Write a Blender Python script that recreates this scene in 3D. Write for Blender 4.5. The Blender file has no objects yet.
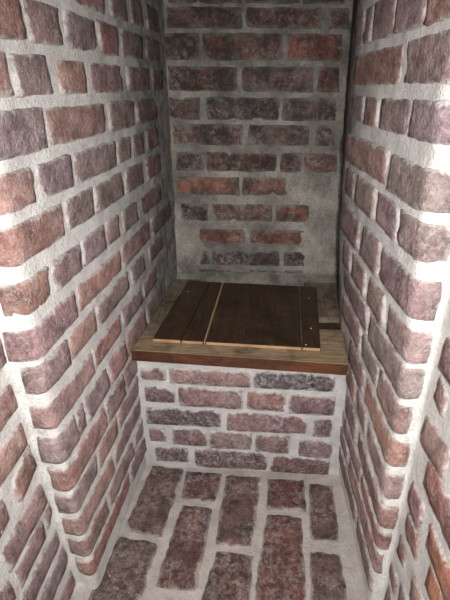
import bpy, bmesh, math, random
from mathutils import Vector, Matrix, noise
random.seed(7)
sc = bpy.context.scene
C = sc.collection

# ------------------------------------------------------------------ camera
H = 1.121                     # camera height above the floor; all layout below is relative to the camera
FPX, CX, CY = 460.0, 225.0, 300.0
pitch, yaw, roll = math.radians(25.0), math.radians(-4.4), math.radians(-0.6)
F = Vector((math.sin(yaw)*math.cos(pitch), math.cos(yaw)*math.cos(pitch), -math.sin(pitch)))
R0 = Vector((math.cos(yaw), -math.sin(yaw), 0)); U0 = R0.cross(F)
RR = R0*math.cos(roll) + U0*math.sin(roll); UU = U0*math.cos(roll) - R0*math.sin(roll)
cam = bpy.data.cameras.new('camera'); co = bpy.data.objects.new('camera', cam); C.objects.link(co)
cam.sensor_fit = 'VERTICAL'; cam.sensor_height = 36.0; cam.lens = FPX/600.0*36.0; cam.clip_start = 0.02
M = Matrix((RR, UU, -F)).transposed().to_4x4(); M.translation = Vector((0, 0, H)); co.matrix_world = M
sc.camera = co
def ray(x, y): return RR*((x-CX)/FPX) - UU*((y-CY)/FPX) + F
def proj(P):
    z = P.dot(F); return CX + FPX*P.dot(RR)/z, CY - FPX*P.dot(UU)/z
def hit_z(x, y, z): d = ray(x, y); return d*(z/d.z)
def hit_y(x, y, Y): d = ray(x, y); return d*(Y/d.y)

# ------------------------------------------------------------------ light
w = bpy.data.worlds.new('ambient_fill'); sc.world = w; w.use_nodes = True  # ambient fill from no known source, added to brighten lower walls and floor
w.node_tree.nodes['Background'].inputs[0].default_value = (1, .985, .96, 1)
w.node_tree.nodes['Background'].inputs[1].default_value = 1.7
fl = bpy.data.lights.new('camera_flash', 'SPOT'); fo = bpy.data.objects.new('camera_flash', fl); C.objects.link(fo)
fl.energy = 58.0; fl.color = (1.0, .985, .975); fl.spot_size = math.radians(118); fl.spot_blend = 1.0; fl.shadow_soft_size = .012
Mf = M @ Matrix.Rotation(math.radians(-7), 4, 'X'); Mf.translation = Vector((0, 0, H)) + RR*.045 + UU*.02 - F*.05; fo.matrix_world = Mf
sc.view_settings.view_transform = 'Standard'; sc.view_settings.look = 'None'
sc.view_settings.gamma = 1.0; sc.view_settings.exposure = 0.0; sc.view_settings.use_curve_mapping = False

# ------------------------------------------------------------------ materials
def newmat(name):
    m = bpy.data.materials.new(name); m.use_nodes = True
    nt = m.node_tree; b = nt.nodes['Principled BSDF']; return m, nt, b
def N(nt, t, **kw):
    n = nt.nodes.new(t)
    for k, v in kw.items(): setattr(n, k, v)
    return n
def noise_n(nt, vec, scale, detail=4, rough=.6, dist=0):
    n = N(nt, 'ShaderNodeTexNoise'); nt.links.new(vec, n.inputs['Vector'])
    n.inputs['Scale'].default_value = scale; n.inputs['Detail'].default_value = detail
    n.inputs['Roughness'].default_value = rough; n.inputs['Distortion'].default_value = dist
    return n.outputs['Fac']
def ramp(nt, v, lo, hi, a=0., b=1.):
    n = N(nt, 'ShaderNodeMapRange'); n.clamp = True; nt.links.new(v, n.inputs[0])
    for i, x in enumerate((lo, hi, a, b)): n.inputs[i+1].default_value = x
    return n.outputs[0]
def mix(nt, fac, a, b, mode='MIX'):
    n = N(nt, 'ShaderNodeMix', data_type='RGBA', blend_type=mode)
    for sock, val in ((0, fac), (6, a), (7, b)):
        if hasattr(val, 'node'): nt.links.new(val, n.inputs[sock])
        else: n.inputs[sock].default_value = val if sock == 0 else (*val, 1) if len(val) == 3 else val
    return n.outputs[2]
def mul(nt, a, b, op='MULTIPLY'):
    n = N(nt, 'ShaderNodeMath', operation=op)
    for i, v in enumerate((a, b)):
        if hasattr(v, 'node'): nt.links.new(v, n.inputs[i])
        else: n.inputs[i].default_value = v
    return n.outputs[0]
def bump(nt, b, h, strength, dist):
    n = N(nt, 'ShaderNodeBump'); n.inputs['Strength'].default_value = strength; n.inputs['Distance'].default_value = dist
    nt.links.new(h, n.inputs['Height']); nt.links.new(n.outputs[0], b.inputs['Normal'])

def soot_and_shade(nt, pos, amt, y0=.98, y1=1.48, ax=1, lo=.45):
    # old smoke staining towards the back, plus painted right recess shade, ragged edge
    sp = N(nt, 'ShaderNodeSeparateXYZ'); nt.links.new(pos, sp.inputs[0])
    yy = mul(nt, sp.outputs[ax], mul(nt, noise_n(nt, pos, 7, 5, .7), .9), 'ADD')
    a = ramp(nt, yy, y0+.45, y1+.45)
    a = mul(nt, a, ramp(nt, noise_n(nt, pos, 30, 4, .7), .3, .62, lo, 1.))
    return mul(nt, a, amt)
def brick_mat(name, bloom=.30, bloomcol=(.50, .46, .44), soot=.0, grain=(1, 1, 1), deep=0., speck=.6, veins=.5, edge=(.46, .66), smear=.5, smearcol=(.62, .60, .57), rise=0.):
    m, nt, b = newmat(name)
    g = N(nt, 'ShaderNodeNewGeometry'); pos = g.outputs['Position']
    oi = N(nt, 'ShaderNodeObjectInfo')
    sc_ = N(nt, 'ShaderNodeVectorMath', operation='MULTIPLY'); nt.links.new(pos, sc_.inputs[0]); sc_.inputs[1].default_value = grain
    p2 = sc_.outputs[0]
    n1 = noise_n(nt, pos, 22, 5, .65); n2 = noise_n(nt, p2, 70, 5, .7, .6); n3 = noise_n(nt, pos, 240, 3, .6)
    dark = mix(nt, 1.0, oi.outputs['Color'], (.50, .44, .44), 'MULTIPLY')
    lite = mix(nt, 1.0, oi.outputs['Color'], (1.42, 1.36, 1.33), 'MULTIPLY')
    c = mix(nt, ramp(nt, n1, .36, .64), dark, lite)
    c = mix(nt, mul(nt, ramp(nt, n3, .42, .66), .35), c, dark)
    bl = mul(nt, ramp(nt, n2, edge[0], edge[1]), ramp(nt, noise_n(nt, pos, 9, 3), .34, .6, .15, 1.))
    c = mix(nt, mul(nt, bl, bloom), c, bloomcol)
    vn = noise_n(nt, pos, 34, 3, .6, 1.2)
    vein = ramp(nt, mul(nt, mul(nt, vn, .5, 'SUBTRACT'), 0., 'ADD'), .0, .028, 1., 0.)
    vneg = ramp(nt, mul(nt, vn, .5, 'SUBTRACT'), -.014, 0., 0., 1.)
    c = mix(nt, mul(nt, mul(nt, vein, vneg), mul(nt, ramp(nt, noise_n(nt, pos, 17, 2), .45, .6), veins)), c, bloomcol)
    sp_ = mul(nt, ramp(nt, noise_n(nt, pos, 150, 4, .75, .8), .54, .70), speck)
    c = mix(nt, sp_, c, bloomcol)
    c = mix(nt, mul(nt, ramp(nt, noise_n(nt, pos, 95, 4, .75, .5), .56, .68), .55), c, dark)
    # mortar smeared over the arrises in places
    ea = N(nt, 'ShaderNodeAttribute', attribute_name='edge')
    sm = mul(nt, mul(nt, ea.outputs['Fac'], .55), mul(nt, noise_n(nt, pos, 26, 5, .72, .5), 1.0), 'ADD')
    c = mix(nt, mul(nt, ramp(nt, sm, .86-.22*smear, 1.04-.22*smear), .85), c, mix(nt, n1, tuple(x*.8 for x in smearcol), smearcol))
    if deep: c = mix(nt, soot_and_shade(nt, pos, deep), c, (.03, .027, .025))
    if rise: c = mix(nt, soot_and_shade(nt, pos, rise, .85, 1.45, 2), c, (.028, .025, .022))
    if soot:
        s = ramp(nt, noise_n(nt, pos, 14, 5, .7), .44, .62)
        c = mix(nt, mul(nt, s, soot), c, (.025, .022, .02))
    nt.links.new(c, b.inputs['Base Color']); b.inputs['Roughness'].default_value = .88
    b.inputs['Specular IOR Level'].default_value = .25
    h = mul(nt, mul(nt, n2, noise_n(nt, pos, 140, 4, .7), 'ADD'), mul(nt, n3, .5), 'ADD')
    bump(nt, b, h, .85, .0045)
    return m
def mortar_mat(name, c0, c1, dirt=(.2, .18, .16), dirtamt=.3, soot=0., deep=0., rise=0., lo=.45, blotch=16):
    m, nt, b = newmat(name)
    g = N(nt, 'ShaderNodeNewGeometry'); pos = g.outputs['Position']
    n1 = noise_n(nt, pos, blotch, 5, .65); n2 = noise_n(nt, pos, 130, 4, .65); n3 = noise_n(nt, pos, 420, 2, .5)
    c = mix(nt, ramp(nt, n1, .35, .65), c0, c1)
    c = mix(nt, mul(nt, ramp(nt, n2, .5, .7), dirtamt), c, dirt)
    c = mix(nt, mul(nt, ramp(nt, n3, .58, .72), .35), c, dirt)
    if deep: c = mix(nt, soot_and_shade(nt, pos, deep, lo=lo), c, (.06, .055, .05))
    if rise: c = mix(nt, soot_and_shade(nt, pos, rise, .85, 1.45, 2), c, (.05, .046, .04))
    if soot:
        s = ramp(nt, noise_n(nt, pos, 11, 5, .7), .46, .64)
        c = mix(nt, mul(nt, s, soot), c, (.035, .03, .027))
    nt.links.new(c, b.inputs['Base Color']); b.inputs['Roughness'].default_value = .95
    b.inputs['Specular IOR Level'].default_value = .2
    bump(nt, b, mul(nt, n2, mul(nt, n3, .7), 'ADD'), .9, .004)
    return m
def wood_mat(name, c0, c1, cd, axis=1, stain=.4, rough=.6, dust=0., dustcol=(.30, .27, .23)):
    m, nt, b = newmat(name)
    g = N(nt, 'ShaderNodeNewGeometry'); pos = g.outputs['Position']
    mp = N(nt, 'ShaderNodeVectorMath', operation='MULTIPLY'); nt.links.new(pos, mp.inputs[0])
    mp.inputs[1].default_value = [(6, 90, 90), (90, 6, 90)][axis]
    n1 = noise_n(nt, mp.outputs[0], 1.0, 5, .65, .5); n2 = noise_n(nt, pos, 9, 5, .65, .4); n3 = noise_n(nt, mp.outputs[0], 3.0, 3, .6)
    c = mix(nt, ramp(nt, n1, .36, .64), c0, c1)
    c = mix(nt, mul(nt, ramp(nt, n2, .45, .66), stain), c, cd)
    c = mix(nt, mul(nt, ramp(nt, n3, .55, .7), .45), c, cd)
    c = mix(nt, mul(nt, ramp(nt, noise_n(nt, pos, 15, 6, .75, .3), .5, .68), dust), c, dustcol)
    nt.links.new(c, b.inputs['Base Color']); b.inputs['Roughness'].default_value = rough
    b.inputs['Specular IOR Level'].default_value = .35
    bump(nt, b, n1, .35, .002)
    return m
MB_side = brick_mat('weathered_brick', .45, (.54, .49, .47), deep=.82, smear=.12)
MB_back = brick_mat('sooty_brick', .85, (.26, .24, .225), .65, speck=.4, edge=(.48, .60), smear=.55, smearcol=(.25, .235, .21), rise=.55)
MB_riser = brick_mat('limewashed_brick', .65, (.52, .47, .47), smear=.3)
MB_floor = brick_mat('worn_floor_brick', .85, (.37, .325, .31), .5, speck=.3, veins=.9, edge=(.44, .64), smear=.35, smearcol=(.50, .45, .41))
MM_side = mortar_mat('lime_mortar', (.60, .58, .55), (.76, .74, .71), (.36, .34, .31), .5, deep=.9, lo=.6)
MM_right = mortar_mat('recess_shade_mortar', (.60, .58, .55), (.76, .74, .71), (.36, .34, .31), .5, deep=1.0, lo=.95)  # shade of the far recess painted into the mortar colour
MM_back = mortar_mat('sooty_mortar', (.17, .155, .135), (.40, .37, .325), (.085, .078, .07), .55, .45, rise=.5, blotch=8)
MM_riser = mortar_mat('riser_mortar', (.46, .44, .44), (.64, .62, .61), (.36, .33, .32), .30)
MM_floor = mortar_mat('floor_mortar', (.41, .37, .34), (.57, .52, .48), (.24, .20, .18), .40)
MW_dark = wood_mat('dark_stained_wood', (.030, .017, .010), (.068, .036, .018), (.010, .007, .005), 1, .7, .45, .4, (.10, .06, .032))
MW_tan = wood_mat('raw_tan_wood', (.21, .14, .08), (.38, .275, .165), (.06, .04, .025), 0, .95, .7, .5, (.30, .27, .22))
MW_old = wood_mat('grimy_wood', (.13, .092, .062), (.26, .195, .13), (.045, .032, .024), 1, .8, .75, .6, (.24, .22, .19))
MW_edge = wood_mat('red_brown_wood', (.075, .026, .012), (.13, .045, .020), (.014, .008, .006), 0, .9, .45, .2, (.15, .065, .03))
MW_end = wood_mat('pale_end_grain', (.40, .24, .12), (.52, .34, .18), (.15, .08, .04), 0, .35, .7)
m, nt, b = newmat('nail_steel'); b.inputs['Base Color'].default_value = (.75, .73, .7, 1); b.inputs['Metallic'].default_value = .7; b.inputs['Roughness'].default_value = .35
M_nail = m

# ------------------------------------------------------------------ surfaces: (s, z) -> point
def lerp_tab(tab, z):
    if z >= tab[0][0]: return tab[0][1]
    for (z0, v0), (z1, v1) in zip(tab[:-1], tab[1:]):
        if z >= z1: return v0 + (v1-v0)*(z-z0)/(z1-z0)
    return tab[-1][1]
class Side:
    """a wall whose plan is a polyline (one corner list per height) with softened corners"""
    def __init__(self, knots, soft, sref=-.5):
        self.kn = knots; self.soft = soft; self.cache = {}
        p = [k(sref) for k in knots]; self.S = [0.]
        for a, b in zip(p[:-1], p[1:]): self.S.append(self.S[-1] + math.hypot(a[0]-b[0], a[1]-b[1]))
    def pts(self, z):
        z = round(z, 5)
        if z not in self.cache: self.cache[z] = [Vector(k(z)) for k in self.kn]
        return self.cache[z]
    def lin(self, s, p):
        S = self.S; i = 0
        while i < len(S)-2 and s > S[i+1]: i += 1
        return p[i] + (p[i+1]-p[i])*((s-S[i])/(S[i+1]-S[i]))
    def P(self, s, z):
        p = self.pts(z)
        for i, r in self.soft.items():
            d = s-self.S[i]
            if abs(d) < r:
                t = (d+r)/(2*r); A = self.lin(self.S[i]-r, p); B = self.lin(self.S[i]+r, p)
                q = A*(1-t)**2 + p[i]*2*t*(1-t) + B*t*t
                return Vector((q.x, q.y, z))
        q = self.lin(s, p); return Vector((q.x, q.y, z))
    def Nrm(self, s, z):
        e = .004
        n = (self.P(s+e, z)-self.P(s-e, z)).cross(self.P(s, z+e)-self.P(s, z-e)).normalized()
        return n*self.sign
    def s_of_px(self, x, z, smin, smax):
        lo, hi = smin, smax
        inc = proj(self.P(hi, z))[0] > proj(self.P(lo, z))[0]
        for _ in range(40):
            m_ = (lo+hi)/2
            if (proj(self.P(m_, z))[0] < x) == inc: lo = m_
            else: hi = m_
        return (lo+hi)/2
class Plane:
    def __init__(self, o, u, v, n): self.o, self.u, self.v, self.n = map(Vector, (o, u, v, n))
    def P(self, s, t): return self.o + self.u*s + self.v*t
    def Nrm(self, s, t): return self.n
YB = 1.669
left = Side([lambda z: (-.312, YB), lambda z: (-.375, .65+.07*max(0, -.5-z)),
             lambda z: (-.427, .645+.085*max(0, -.4-z)), lambda z: (-.427, -.12)], {1: .016})
left.sign = -1
TA = [(.0, .247), (-.2, .247), (-.29, .253), (-.45, .261), (-.7, .263), (-.85, .271), (-1.12, .281)]
TF = [(.1, .219), (-.2, .220), (-.4, .226), (-.7, .256), (-1.12, .266)]
TB = [(0, .272), (-.45, .292), (-.7, .305), (-1.12, .305)]
right = Side([lambda z: (lerp_tab(TB, z), YB), lambda z: (lerp_tab(TF, z), 1.25), lambda z: (lerp_tab(TA, z), .695),
              lambda z: (.303, .697), lambda z: (.303, -.12)], {1: .05, 2: .016})
right.sign = 1
back = Plane((0, YB, 0), (1, 0, 0), (0, 0, 1), (0, -1, 0))
ZS = -.668                    # top of the seat boards
YR = 1.11
riser = Plane((0, YR, 0), (1, 0, 0), (0, 0, 1), (0, -1, 0))
ZF = -H
floorp = Plane((0, 0, ZF), (1, 0, 0), (0, 1, 0), (0, 0, 1))

# ------------------------------------------------------------------ builders
def link(o, parent=None):
    C.objects.link(o)
    if parent: o.parent = parent
    return o
def add(name, verts, faces, mats, parent=None, origin=None, smooth=True, mi=None):
    o_ = Vector(origin) if origin else Vector((0, 0, 0))
    me = bpy.data.meshes.new(name); me.from_pydata([tuple(Vector(v)-o_) for v in verts], [], faces)
    for m_ in (mats if isinstance(mats, (list, tuple)) else [mats]): me.materials.append(m_)
    if smooth: me.polygons.foreach_set('use_smooth', [True]*len(me.polygons))
    if mi: me.polygons.foreach_set('material_index', mi)
    me.update()
    ob = bpy.data.objects.new(name, me); ob.location = o_
    return link(ob, parent)
def up(p): return Vector((p.x, p.y, p.z+H))
def tag(o, label, cat, kind=None, group=None):
    o['label'] = label; o['category'] = cat
    if kind: o['kind'] = kind
    if group: o['group'] = group
    return o
def brick(surf, quad, parent, mat, color, proud=None, rough=1.0, step=.02, chip=.35, rounding=.05, grow=.0048):
    """quad = tl, tr, br, bl in surface coordinates; a weathered block bedded in the wall"""
    tl, tr, br, bl = [Vector(q) for q in quad]
    du = ((tr-tl)+(br-bl)).normalized()*grow; dv = ((tl-bl)+(tr-br)).normalized()*grow
    tl, tr, br, bl = tl-du+dv, tr+du+dv, br+du-dv, bl-du-dv
    L = ((tr-tl).length+(br-bl).length)/2; W = ((tl-bl).length+(tr-br).length)/2
    h = random.uniform(.003, .006) if proud is None else proud
    ta, tb = random.uniform(-.0018, .0018), random.uniform(-.0018, .0018)
    def axis(l):
        n = max(3, int(round(l/step))); e = min(.16, .010/l)
        return [-1, -1+e] + [-1+e+(2-2*e)*i/n for i in range(1, n)] + [1-e, 1]
    A, B = axis(L), axis(W); na, nb = len(A), len(B)
    ca, cb = rounding*min(1, W/L*1.6), rounding
    seed = Vector((random.uniform(0, 90), random.uniform(0, 90), random.uniform(0, 90)))
    verts = []; edat = []
    cen = up(surf.P(*((tl+tr+br+bl)/4)))
    for j, b_ in enumerate(B):
        for i, a_ in enumerate(A):
            a = a_*(1-ca*abs(b_)**5); b = b_*(1-cb*abs(a_)**5)
            u, v = (a+1)/2, (1-b)/2
            q = (tl*(1-u)+tr*u)*(1-v) + (bl*(1-u)+br*u)*v
            p0 = surf.P(q.x, q.y)
            nv = noise.noise_vector(p0*30+seed)*.0036*rough + noise.noise_vector(p0*95+seed)*.0011*rough
            e = max(abs(a_), abs(b_))
            q = q + Vector((nv.x, nv.y))*(e**3)
            edat.append(1-min(1, min((1-abs(a_))*L/2, (1-abs(b_))*W/2)/.022))
            rim = i in (0, na-1) or j in (0, nb-1)
            ring = i in (1, na-2) or j in (1, nb-2)
            d = h + ta*a_ + tb*b_ + noise.noise(p0*60+seed)*.0022*rough + noise.noise(p0*150+seed)*.0010*rough
            if ring: d -= .0012
            if e > .7:
                c = noise.noise(p0*42-seed)
                if c > .18: d -= (c-.18)*.016*chip*(e-.7)/.3
            if rim: d = min(d, .002)-.0085
            p = surf.P(q.x, q.y); n = surf.Nrm(q.x, q.y)
            verts.append(up(p+n*d))
    faces = []
    flip = None
    for j in range(nb-1):
        for i in range(na-1):
            faces.append((j*na+i, (j+1)*na+i, (j+1)*na+i+1, j*na+i+1))
    loop = [i for i in range(na)] + [j*na+na-1 for j in range(1, nb)] + [(nb-1)*na+i for i in range(na-2, -1, -1)] + [j*na for j in range(nb-2, 0, -1)]
    k0 = len(verts); m0 = (tl+tr+br+bl)/4
    nrm = surf.Nrm(m0.x, m0.y)
    for k in loop: verts.append(verts[k]-nrm*.022)
    n = len(loop)
    for k in range(n): faces.append((loop[k], loop[(k+1) % n], k0+(k+1) % n, k0+k))
    faces.append(tuple(range(k0, k0+n)))
    f = faces[(nb//2)*(na-1)+na//2]
    fn = (verts[f[1]]-verts[f[0]]).cross(verts[f[2]]-verts[f[1]])
    if fn.dot(nrm) < 0: faces = [tuple(reversed(x)) for x in faces]
    o = add('brick', verts, faces, mat, parent, cen)
    at = o.data.attributes.new('edge', 'FLOAT', 'POINT'); at.data.foreach_set('value', edat+[1.]*(len(verts)-len(edat)))
    o.color = (*color, 1)
    return o
def sheet(name, surf, us, vs, mat, amp=.0038, thick=.06, parent=None, extra=None):
    """mortar bed: displaced front, flat back, closed all round"""
    nu, nv = len(us), len(vs); verts = []; faces = []
    for v in vs:
        for u in us:
            p = surf.P(u, v); n = surf.Nrm(u, v)
            d = noise.noise(p*24)*amp*.8 + noise.noise(p*75)*amp*.3 + noise.noise(p*190)*amp*.15 - .0005
            if extra: d += extra(p)
            verts.append(up(p+n*d))
    for v in vs:
        for u in us: verts.append(up(surf.P(u, v)-surf.Nrm(u, v)*thick))
    K = nu*nv
    for j in range(nv-1):
        for i in range(nu-1):
            a = j*nu+i; faces.append((a, a+1, a+nu+1, a+nu)); faces.append((K+a, K+a+nu, K+a+nu+1, K+a+1))
    for i in range(nu-1):
        faces.append((i, K+i, K+i+1, i+1)); a = (nv-1)*nu+i; faces.append((a, a+1, K+a+1, K+a))
    for j in range(nv-1):
        a = j*nu; faces.append((a, a+nu, K+a+nu, K+a)); a = j*nu+nu-1; faces.append((a, K+a, K+a+nu, a+nu))
    f = faces[0]; fn = (verts[f[1]]-verts[f[0]]).cross(verts[f[2]]-verts[f[1]])
    if fn.dot(surf.Nrm(us[0], vs[0])) < 0: faces = [tuple(reversed(x)) for x in faces]
    return add(name, verts, faces, mat, parent)
def rng(a, b, step):
    n = max(1, int(math.ceil((b-a)/step))); return [a+(b-a)*i/n for i in range(n+1)]
def vary(c, k=.16, hue=.06):
    g = 1+random.uniform(-k, k)
    return tuple(max(.01, x*g*(1+random.uniform(-hue, hue))) for x in c)

# ------------------------------------------------------------------ the shell
ZTOP = .95
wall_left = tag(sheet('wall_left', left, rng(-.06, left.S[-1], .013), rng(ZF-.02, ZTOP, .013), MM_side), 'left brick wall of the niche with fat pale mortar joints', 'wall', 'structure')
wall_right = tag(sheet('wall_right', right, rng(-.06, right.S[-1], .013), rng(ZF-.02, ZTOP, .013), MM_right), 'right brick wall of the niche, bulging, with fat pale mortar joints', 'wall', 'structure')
def smear(p):      # plaster dabs at the foot of the back wall corners
    k = max(0, 1-math.hypot((p.x+.30)/.11, (p.z+.56)/.16)) + max(0, 1-math.hypot((p.x-.24)/.10, (p.z+.52)/.24))
    return .008*min(1, k*2.2)
wall_back = tag(sheet('wall_back', back, rng(-.36, .36, .012), rng(ZF-.02, ZTOP, .012), MM_back, extra=smear), 'soot-darkened brick back wall above the wooden seat', 'wall', 'structure')
wall_bench = tag(sheet('wall_bench', riser, rng(-.36, .30, .012), rng(ZF-.02, ZS-.037, .012), MM_riser), 'low brick riser wall under the wooden seat', 'wall', 'structure')
floor = tag(sheet('floor', floorp, rng(-.46, .34, .014), rng(-.45, YR+.03, .014), MM_floor), 'brick paved floor of the niche', 'floor', 'structure')
cv = [(x, y, z) for z in (ZTOP+H-.002, ZTOP+H+.08) for x, y in ((-.62, -.12), (.40, -.12), (.40, 1.75), (-.62, 1.75))]
ceiling = tag(add('ceiling', cv, [(0, 3, 2, 1), (4, 5, 6, 7), (0, 1, 5, 4), (1, 2, 6, 5), (2, 3, 7, 6), (3, 0, 4, 7)], MM_back, smooth=False), 'rough plaster ceiling above the niche', 'ceiling', 'structure')

# ------------------------------------------------------------------ bricks of the side walls (read off course by course)
BR = [(.31, .203, .186), (.295, .204, .196), (.325, .205, .183), (.275, .204, .202), (.30, .224, .215), (.33, .185, .155), (.255, .175, .17)]
LB = [.145, .066, -.011, -.094, -.173, -.252, -.340, -.425, -.498, -.583, -.674, -.757, -.83, -.907, -.983, -1.055]
LT = [.205, .125, .045, -.032, -.116, -.193, -.286, -.368, -.444, -.528, -.609, -.693, -.77, -.85, -.925, -1.0]
RB = [.165, .08, -.001, -.078, -.175, -.253, -.355, -.437, -.513, -.591, -.676, -.762, -.845, -.911, -.99, -1.06]
RT = [.225, .145, .062, -.026, -.113, -.192, -.285, -.377, -.449, -.53, -.612, -.695, -.782, -.864, -.93, -1.005]
LROWS = [
 [(20, 66), (70, 102), (109, 126), (130, 142), (146, 158)],
 [(-30, 21), (26, 59), (66, 95), (98, 117), (121, 142), (146, 158)],
 [(-40, 8), (13, 48), (58, 85), (91, 121), (127, 149), (152, 161)],
 [(-40, 43), (47, 104), (108, 133), (136, 156)],
 [(-40, 33), (39, 71), (75, 115), (117, 130), (133, 143), (146, 157)],
 [(-40, 62), (66, 93), (95, 122), (125, 143), (146, 160)],
 [(0, 49), (53, 80), (82, 104), (107, 118), (122, 137), (141, 160)],
 [(4, 76), (78, 120), (122, 149), (151, 170)],
 [(23, 68), (70, 95), (97, 128), (131, 144), (149, 161)],
 [(31, 92), (94, 120), (122, 141), (143, 157)],
 [(40, 76), (77.5, 84), (86, 107.5), (109.5, 125), (127, 145), (147, 161)],
 [(51, 105), (106.5, 123.5), (125, 136.5)],
 [(57, 96.5), (98.5, 117), (119, 137.5)],
 [(63, 112.5), (114.5, 140.5)],
 [(70, 106.5), (109, 133), (134.5, 143.5)],
 [(78, 129), (131, 147)]]
RROWS = [
 [(362, 382), (385, 420), (424, 462)],
 [(357, 364), (365.5, 373), (375, 396), (398, 428), (430, 470)],
 [(356, 402), (406, 480)],
 [(353, 364.5), (366, 379), (382, 410), (412, 480)],
 [(348, 387), (391, 480)],
 [(347, 354), (357, 375.5), (377.5, 398), (401, 480)],
 [(343, 360), (363, 380), (382, 446)],
 [(344, 351), (353, 366), (369, 385), (389, 435)],
 [(345, 369), (371, 428)],
 [(344, 361), (363, 377.5), (379.5, 411)],
 [(351, 364), (366, 408)],
 [(344, 355), (357.5, 366.5), (368.5, 402)],
 [(347, 357.5), (360, 397)],
 [(339, 345), (346, 361), (362.5, 390)],
 [(338, 348), (350, 383)],
 [(340, 356), (358, 374)]]
LCOL = {(1, 0): 5, (2, 2): 5, (2, 1): 3, (4, 0): 2, (1, 3): 5, (0, 0): 3}
def side_wall(surf, rows, T, B, parent, far, groove, cols):
    for r, row in enumerate(rows):
        zt, zb = T[r], B[r]; zm = (zt+zb)/2
        for k, (x0, x1) in enumerate(row):
            sa = surf.s_of_px(x0, zm, far, surf.S[-1]-.37); sb = surf.s_of_px(x1, zm, far, surf.S[-1]-.37)
            lo, hi = min(sa, sb), min(max(sa, sb), groove)
            if hi-lo < .012: continue
            j = lambda: random.uniform(-.0022, .0022)
            quad = ((lo+j(), zt+j()), (hi+j(), zt+j()), (hi+j(), zb+j()), (lo+j(), zb+j()))
            c = vary(BR[cols[(r, k)]] if (r, k) in cols else random.choice(BR))
            crosses = hi > groove-.05
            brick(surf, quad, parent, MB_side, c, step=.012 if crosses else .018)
side_wall(left, LROWS, LT, LB, wall_left, .02, left.S[2]-.006, LCOL)
side_wall(right, RROWS, RT, RB, wall_right, right.S[1]-.05, right.S[3]-.008, {})

# outer jamb faces towards the room
def outer_hit(surf, k, x, y):
    d = ray(x, y); z = -.6
    for _ in range(12):
        X = surf.pts(z)[k].x; z = d.z*(X/d.x)
    p = d*(surf.pts(z)[k].x/d.x); return surf.S[k]+(surf.pts(z)[k].y-p.y), p.z
OL = [((13, 395), .2), ((24, 433), .21), ((32, 455), (16, 492)), ((7, 508), .2), ((43, 492), (6, 562)), ((48.5, 507), (45.5, 521)), ((43, 527), (20, 578)),
      ((57, 536), .21), ((65, 553), .17), ((73, 576), .16), ((13, 585), .2)]
OR_ = [((445, 352), .2), ((438, 386), (446, 406)), ((424, 428), (448, 466)), ((428, 472), .22), ((411, 490), (422, 520)), ((429, 534), .21), ((408, 522), (419, 552)),
       ((400, 543), (405, 561)), ((429, 573), .2), ((392, 568), (397, 588)), ((413, 585), .2), ((401, 590), .12), ((387, 592), .1)]
ORCOL = {3: (.33, .16, .13), 5: (.40, .175, .10), 8: (.40, .18, .105)}
TAKEN = {}
def outer(surf, k, lst, parent, cols):
    for i, (p, q) in enumerate(lst):
        s0, z0 = outer_hit(surf, k, *p)
        s1, z1 = (s0+q, z0) if not isinstance(q, tuple) else outer_hit(surf, k, *q)
        s0 = max(s0, surf.S[k]+.004); s1 = max(s1, s0+.02)
        hh = .029 if s1-s0 > .05 else .022
        TAKEN.setdefault(k, []).append((s0, s1, z0-hh, z0+hh, z1-hh, z1+hh))
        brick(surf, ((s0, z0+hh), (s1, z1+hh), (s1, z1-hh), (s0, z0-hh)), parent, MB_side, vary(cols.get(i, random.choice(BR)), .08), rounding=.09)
outer(left, 2, OL, wall_left, {})
outer(right, 3, OR_, wall_right, ORCOL)

# the same jambs above and in front of the picture
def fill(surf, k, T, B, parent):
    for r, (zt, zb) in enumerate(zip(T, B)):
        s = surf.S[k]+.008+(.11 if r % 2 else 0.); s_end = surf.S[-1]-.01
        if r % 2: spans = [(surf.S[k]+.008, s-.014)]
        else: spans = []
        while s < s_end-.05:
            spans.append((s, min(s+.212, s_end))); s += .226
        for a, b_ in spans:
            m_ = .010
            if any(a < t[1]+m_ and b_ > t[0]-m_ and zb < max(t[3], t[5])+m_ and zt > min(t[2], t[4])-m_ for t in TAKEN[k]): continue
            x, y = proj(surf.P((a+b_)/2, (zt+zb)/2)) if surf.P(b_, zt).dot(F) > .1 else (-99, -99)
            if 0 < x < 450 and 0 < y < 600: continue
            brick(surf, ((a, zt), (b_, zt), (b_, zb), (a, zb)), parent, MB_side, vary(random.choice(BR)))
fill(left, 2, LT, LB, wall_left)
fill(right, 3, RT, RB, wall_right)
for surf, par, s0, s1 in ((left, wall_left, .03, left.S[2]-.006), (right, wall_right, right.S[1], right.S[3]-.008)):
    for r in range(2):
        zb = .225+.081*r+.012; s = s0-(.11 if r else 0)
        while s < s1-.03:
            a, b_ = max(s, s0), min(s+.212, s1)
            if s1-b_ < .06: b_ = s1
            if b_-a > .03: brick(surf, ((a, zb+.06), (b_, zb+.06), (b_, zb), (a, zb)), par, MB_side, vary(random.choice(BR)), step=.015)
            s = b_+.014

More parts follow.
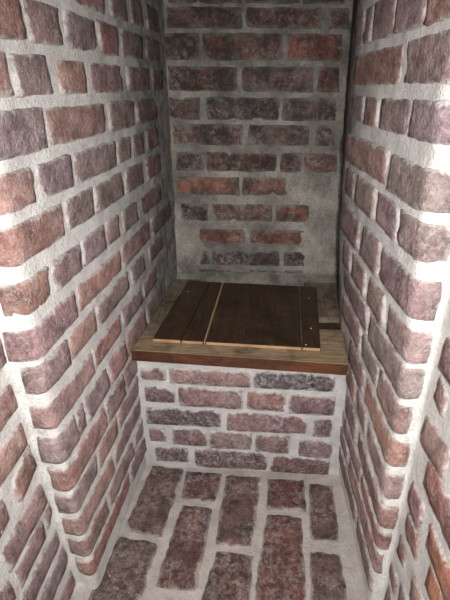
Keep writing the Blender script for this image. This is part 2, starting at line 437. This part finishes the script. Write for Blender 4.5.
# ------------------------------------------------------------------ back wall bricks
BB = [(.115, .066, .058), (.105, .066, .060), (.12, .076, .070), (.135, .068, .054), (.09, .06, .057)]
BROWS = [(-18, 3, [(168, 241), (246, 300), (304, 345)]), (8, 28, [(167, 241), (247, 321), (329, 349)]), (34, 60, [(163, 199), (203, 283), (288, 342)]),
 (67, 91, [(169, 237), (243, 313), (318, 339)]), (98, 120, [(169, 200), (207, 279), (283, 336)]), (125, 145, [(173, 242), (249, 309), (316, 334)]),
 (153, 171, [(177, 204), (207, 276), (281, 301), (304, 337)]), (178, 195, [(176, 239), (243, 287)]), (205, 221, [(182, 207.5), (213, 272), (276, 313)]),
 (230, 244, [(197, 244), (250, 304)]), (251.5, 265, [(186, 209), (213, 279), (284, 306)]), (270, 281, [(195, 245), (250, 281), (285, 307)])]
BCOL = {(2, 2): (.20, .07, .05), (3, 2): (.19, .066, .05), (7, 0): (.24, .11, .075), (7, 1): (.22, .10, .075), (8, 2): (.27, .11, .07), (9, 0): (.22, .095, .065), (9, 1): (.20, .085, .06)}
for r, (yt, yb, row) in enumerate(BROWS):
    for k, (x0, x1) in enumerate(row):
        ym = (yt+yb)/2; sl = .004+.012*(ym/270)
        q = []
        for x, y in ((x0, yt), (x1, yt), (x1, yb), (x0, yb)):
            p = hit_y(x, y+(x-250)*sl, YB); q.append((p.x, p.z))
        xm = (q[0][0]+q[3][0])/2; q[0] = (xm, q[0][1]); q[3] = (xm, q[3][1])
        brick(back, q, wall_back, MB_back, vary(BCOL.get((r, k), random.choice(BB))), rough=1.3, chip=.9)
# two more courses above the picture
for r in range(2):
    z = .32+r*.084; x = -.29-.1*r
    while x < .24:
        x1 = min(x+.22, .26); xx = max(x, -.30)
        if x1-xx > .04: brick(back, ((xx, z+.06), (x1, z+.06), (x1, z), (xx, z)), wall_back, MB_back, vary(random.choice(BB)))
        x += .235

# mortar fillet closing the gap behind the seat boards
fil = Plane((0, 1.604, ZS-.02), (1, 0, 0), Vector((0, .07, .035)).normalized(), Vector((0, -.035, .07)).normalized())
o = sheet('mortar_fillet', fil, rng(-.33, .31, .012), rng(0, .085, .01), MM_back, amp=.006, thick=.02, parent=wall_back)

# ------------------------------------------------------------------ riser bricks
BV = [(.24, .15, .14), (.22, .14, .13), (.25, .15, .135), (.20, .13, .125)]
VROWS = [[(141, 166, 368, 380), (169, 250, 370, 385), (254, 335, 373, 390)],
 [(145, 175, 387, 402), (179, 243, 389, 407), (247, 286, 392, 411), (289, 335, 395, 414)],
 [(146, 221, 409, 425), (227, 307, 414, 432), (313, 332, 419, 437)],
 [(150, 166, 428, 441), (172, 207, 429, 445), (209, 252, 432, 449), (255, 290, 435, 453), (299, 332, 440, 457)],
 [(156, 189, 447, 461), (195, 267, 450, 469), (271, 329, 457, 476)]]
VCOL = {(0, 2): (.10, .085, .085), (2, 0): (.115, .09, .088), (4, 0): (.13, .09, .085), (4, 1): (.14, .085, .075), (4, 2): (.15, .085, .075), (1, 2): (.27, .15, .13), (0, 1): (.29, .19, .175)}
for r, row in enumerate(VROWS):
    for k, (x0, x1, yt, yb) in enumerate(row):
        xm = (x0+x1)/2; q = []
        for x, y in ((x0, yt), (x1, yt), (x1, yb), (x0, yb)):
            p = hit_y(x, y+(x-xm)*.055, YR); q.append((p.x, p.z))
        for a, b_ in ((0, 3), (1, 2)):
            m_ = (q[a][0]+q[b_][0])/2; q[a] = (m_, q[a][1]); q[b_] = (m_, q[b_][1])
        brick(riser, q, wall_bench, MB_riser, vary(VCOL.get((r, k), random.choice(BV)), .1), rounding=.08, grow=.0045)

# ------------------------------------------------------------------ floor bricks
BF = [(.15, .088, .078), (.135, .070, .060), (.14, .068, .056)]
FQ = [((153, 468), (183, 470), (161, 537), (126, 529), 0), ((119, 538), (155, 545), (136, 612), (86, 606), 0),
 ((187, 473), (221, 475), (214, 501), (183, 498), 1), ((184, 506), (211, 510), (194, 590), (156, 586), 1), ((150, 604), (189, 606), (180, 660), (130, 656), 1),
 ((227, 476), (260, 478), (250, 547), (217, 543), 0), ((218, 552), (252, 557), (244, 640), (192, 636), 2),
 ((269, 480), (302, 482), (305, 511), (268, 508), 2), ((268, 515), (300, 519), (305, 606), (254, 604), 2),
 ((311, 485), (331, 487), (338, 541), (311, 538), 0), ((312, 554), (338, 557), (354, 640), (314, 640), 0)]
FC = {7: (.15, .06, .05), 8: (.165, .07, .06), 6: (.14, .066, .056)}
for i, (a, b_, c, d, k) in enumerate(FQ):
    q = [hit_z(x, y, ZF) for x, y in (a, b_, c, d)]
    brick(floorp, [(p.x, p.y) for p in q], floor, MB_floor, vary(FC.get(i, BF[k]), .08), rough=1.4, chip=.6, rounding=.04, grow=.008, step=.014)

# the paving carried on towards the doorway
for c, (x0, x1, off) in enumerate(((-.40, -.275, .0), (-.26, -.14, .1), (-.125, -.005, .03), (.01, .125, .12), (.14, .27, .05))):
    y = .60+off
    while y > -.40:
        a, b_ = y, max(y-.225, -.44)
        px = [proj(Vector((x, a, ZF))) if a > -.3 else (0, 900) for x in (x0, x1)]
        if all(p[1] > 660 for p in px):
            brick(floorp, ((x0, a), (x1, a), (x1, b_), (x0, b_)), floor, MB_floor, vary(BF[c % 3], .08), rough=1.4, chip=.6, rounding=.04)
        y -= .24

# ------------------------------------------------------------------ wooden seat
def board(name, poly, z0, z1, mats, parent, mi=None, bev=.0025, wob=0.0):
    """plank from a plan outline; material slot per face: (bottom, top, sides...)"""
    bm = bmesh.new(); n = len(poly)
    lo = [bm.verts.new((x, y, z0+H)) for x, y in poly]; hi = [bm.verts.new((x, y, z1+H)) for x, y in poly]
    f = bm.faces.new(list(reversed(lo))); f.material_index = mi[0] if mi else 0
    f = bm.faces.new(hi); f.material_index = mi[1] if mi else 0
    for i in range(n):
        f = bm.faces.new((lo[i], lo[(i+1) % n], hi[(i+1) % n], hi[i])); f.material_index = mi[2+i] if mi else 0
    bmesh.ops.recalc_face_normals(bm, faces=bm.faces)
    bmesh.ops.bevel(bm, geom=list(bm.edges), offset=bev, segments=2, affect='EDGES', material=-1)
    cx = sum(p[0] for p in poly)/n; cy = sum(p[1] for p in poly)/n
    bmesh.ops.translate(bm, verts=bm.verts, vec=(-cx, -cy, -(z0+H)))
    me = bpy.data.meshes.new(name); bm.to_mesh(me); bm.free()
    for m_ in mats: me.materials.append(m_)
    o = bpy.data.objects.new(name, me); o.location = (cx, cy, z0+H)
    return link(o, parent)
def xy(px, z): p = hit_z(px[0], px[1], z); return (p.x, p.y)
LIDT = ZS+.012
fl_, fr_ = xy((129.5, 350), ZS), xy((349.5, 364.5), ZS)
lid = [xy(p, LIDT) for p in ((188, 280.5), (317, 286.5), (321, 348), (152, 338.5))]
seat = bpy.data.objects.new('privy_seat', None); link(seat); seat.location = ((fl_[0]+fr_[0])/2, fl_[1], ZS-.05+H)
tag(seat, 'raw tan plank privy seat with a red-brown front edge on the brick riser', 'seat')
def child_fix(root):
    for ch in root.children: ch.location = ch.location-root.location
YE = 1.61
bl_, br_ = (-.316, YE), (.294, YE)
fw = .078
fi_l, fi_r = (fl_[0]+.004, fl_[1]+fw), (fr_[0]+.002, fr_[1]+fw)
board('front_plank', [fl_, fr_, fi_r, fi_l], ZS-.036, ZS, [MW_tan, MW_edge], seat, [0, 0, 1, 0, 0, 0])
ll = (lid[3][0]+.03, lid[3][1]); 
board('side_plank', [(fi_l[0], fi_l[1]+.001), (lid[3][0]+.05, fi_l[1]+.001), (lid[0][0]+.04, YE), bl_], ZS-.024, ZS-.001, [MW_old], seat)
g0, g1 = xy((330, 329), ZS)[1], xy((330, 317), ZS)[1]
def edge_x(a, b_, y): return a[0]+(b_[0]-a[0])*(y-a[1])/(b_[1]-a[1])
rl0, rl1 = (lid[2][0]-.05, fi_r[1]+.001), (lid[1][0]-.04, YE); rr0 = (fi_r[0], fi_r[1]+.001)
board('side_plank', [rl0, rr0, (edge_x(rr0, br_, g0), g0), (edge_x(rl0, rl1, g0), g0)], ZS-.024, ZS-.001, [MW_tan], seat)
board('side_plank', [(edge_x(rl0, rl1, g1), g1), (edge_x(rr0, br_, g1), g1+.004), br_, rl1], ZS-.024, ZS-.004, [MW_old], seat)
board('gap_shade_board', [(lid[2][0]-.04, g0-.03), (edge_x(rr0, br_, g0)-.004, g0-.03), (edge_x(rr0, br_, g1)-.004, g1+.03), (lid[1][0]-.03, g1+.03)], ZS-.046, ZS-.0245, [MW_dark], seat)  # dark board added under the gap to stand in for its shade
child_fix(seat)
# the lid that lies over the hole
lr = bpy.data.objects.new('seat_lid', None); link(lr)
lr.location = ((lid[0][0]+lid[2][0])/2, (lid[0][1]+lid[2][1])/2, ZS+H)
tag(lr, 'dark stained plank lid lying on the tan privy seat', 'lid')
def on(a, b_, t): return (a[0]+(b_[0]-a[0])*t, a[1]+(b_[1]-a[1])*t)
cuts = [(0, 0), (.178, .178), (.312, .27), (.325, .283), (.893, .868), (1, 1)]
for i in range(len(cuts)-1):
    (f0, t0), (f1, t1) = cuts[i], cuts[i+1]; g = .0012
    w0 = lid[2][0]-lid[3][0]
    poly = [on(lid[3], lid[2], f0+g/w0), on(lid[3], lid[2], f1-g/w0), on(lid[0], lid[1], t1-g/w0), on(lid[0], lid[1], t0+g/w0)]
    if i == 2: board('seam_strip', poly, ZS+.001, LIDT-.0005, [MW_end], lr, bev=.001)
    else: board('plank', poly, ZS+.0005, LIDT-random.uniform(0, .0012), [MW_dark, MW_end], lr, [0, 0, 1, 0, 0, 0], bev=.0012)
for px in ((188, 291.5), (306, 344.5), (311, 328), (309, 298)):
    p = hit_z(px[0], px[1], LIDT); bm = bmesh.new()
    bmesh.ops.create_uvsphere(bm, u_segments=10, v_segments=6, radius=.0028)
    bmesh.ops.scale(bm, vec=(1, 1, .5), verts=bm.verts)
    me = bpy.data.meshes.new('nail'); bm.to_mesh(me); bm.free(); me.materials.append(M_nail)
    o = bpy.data.objects.new('nail', me); o.location = (p.x, p.y, LIDT+H-.0008); link(o, lr)
child_fix(lr)
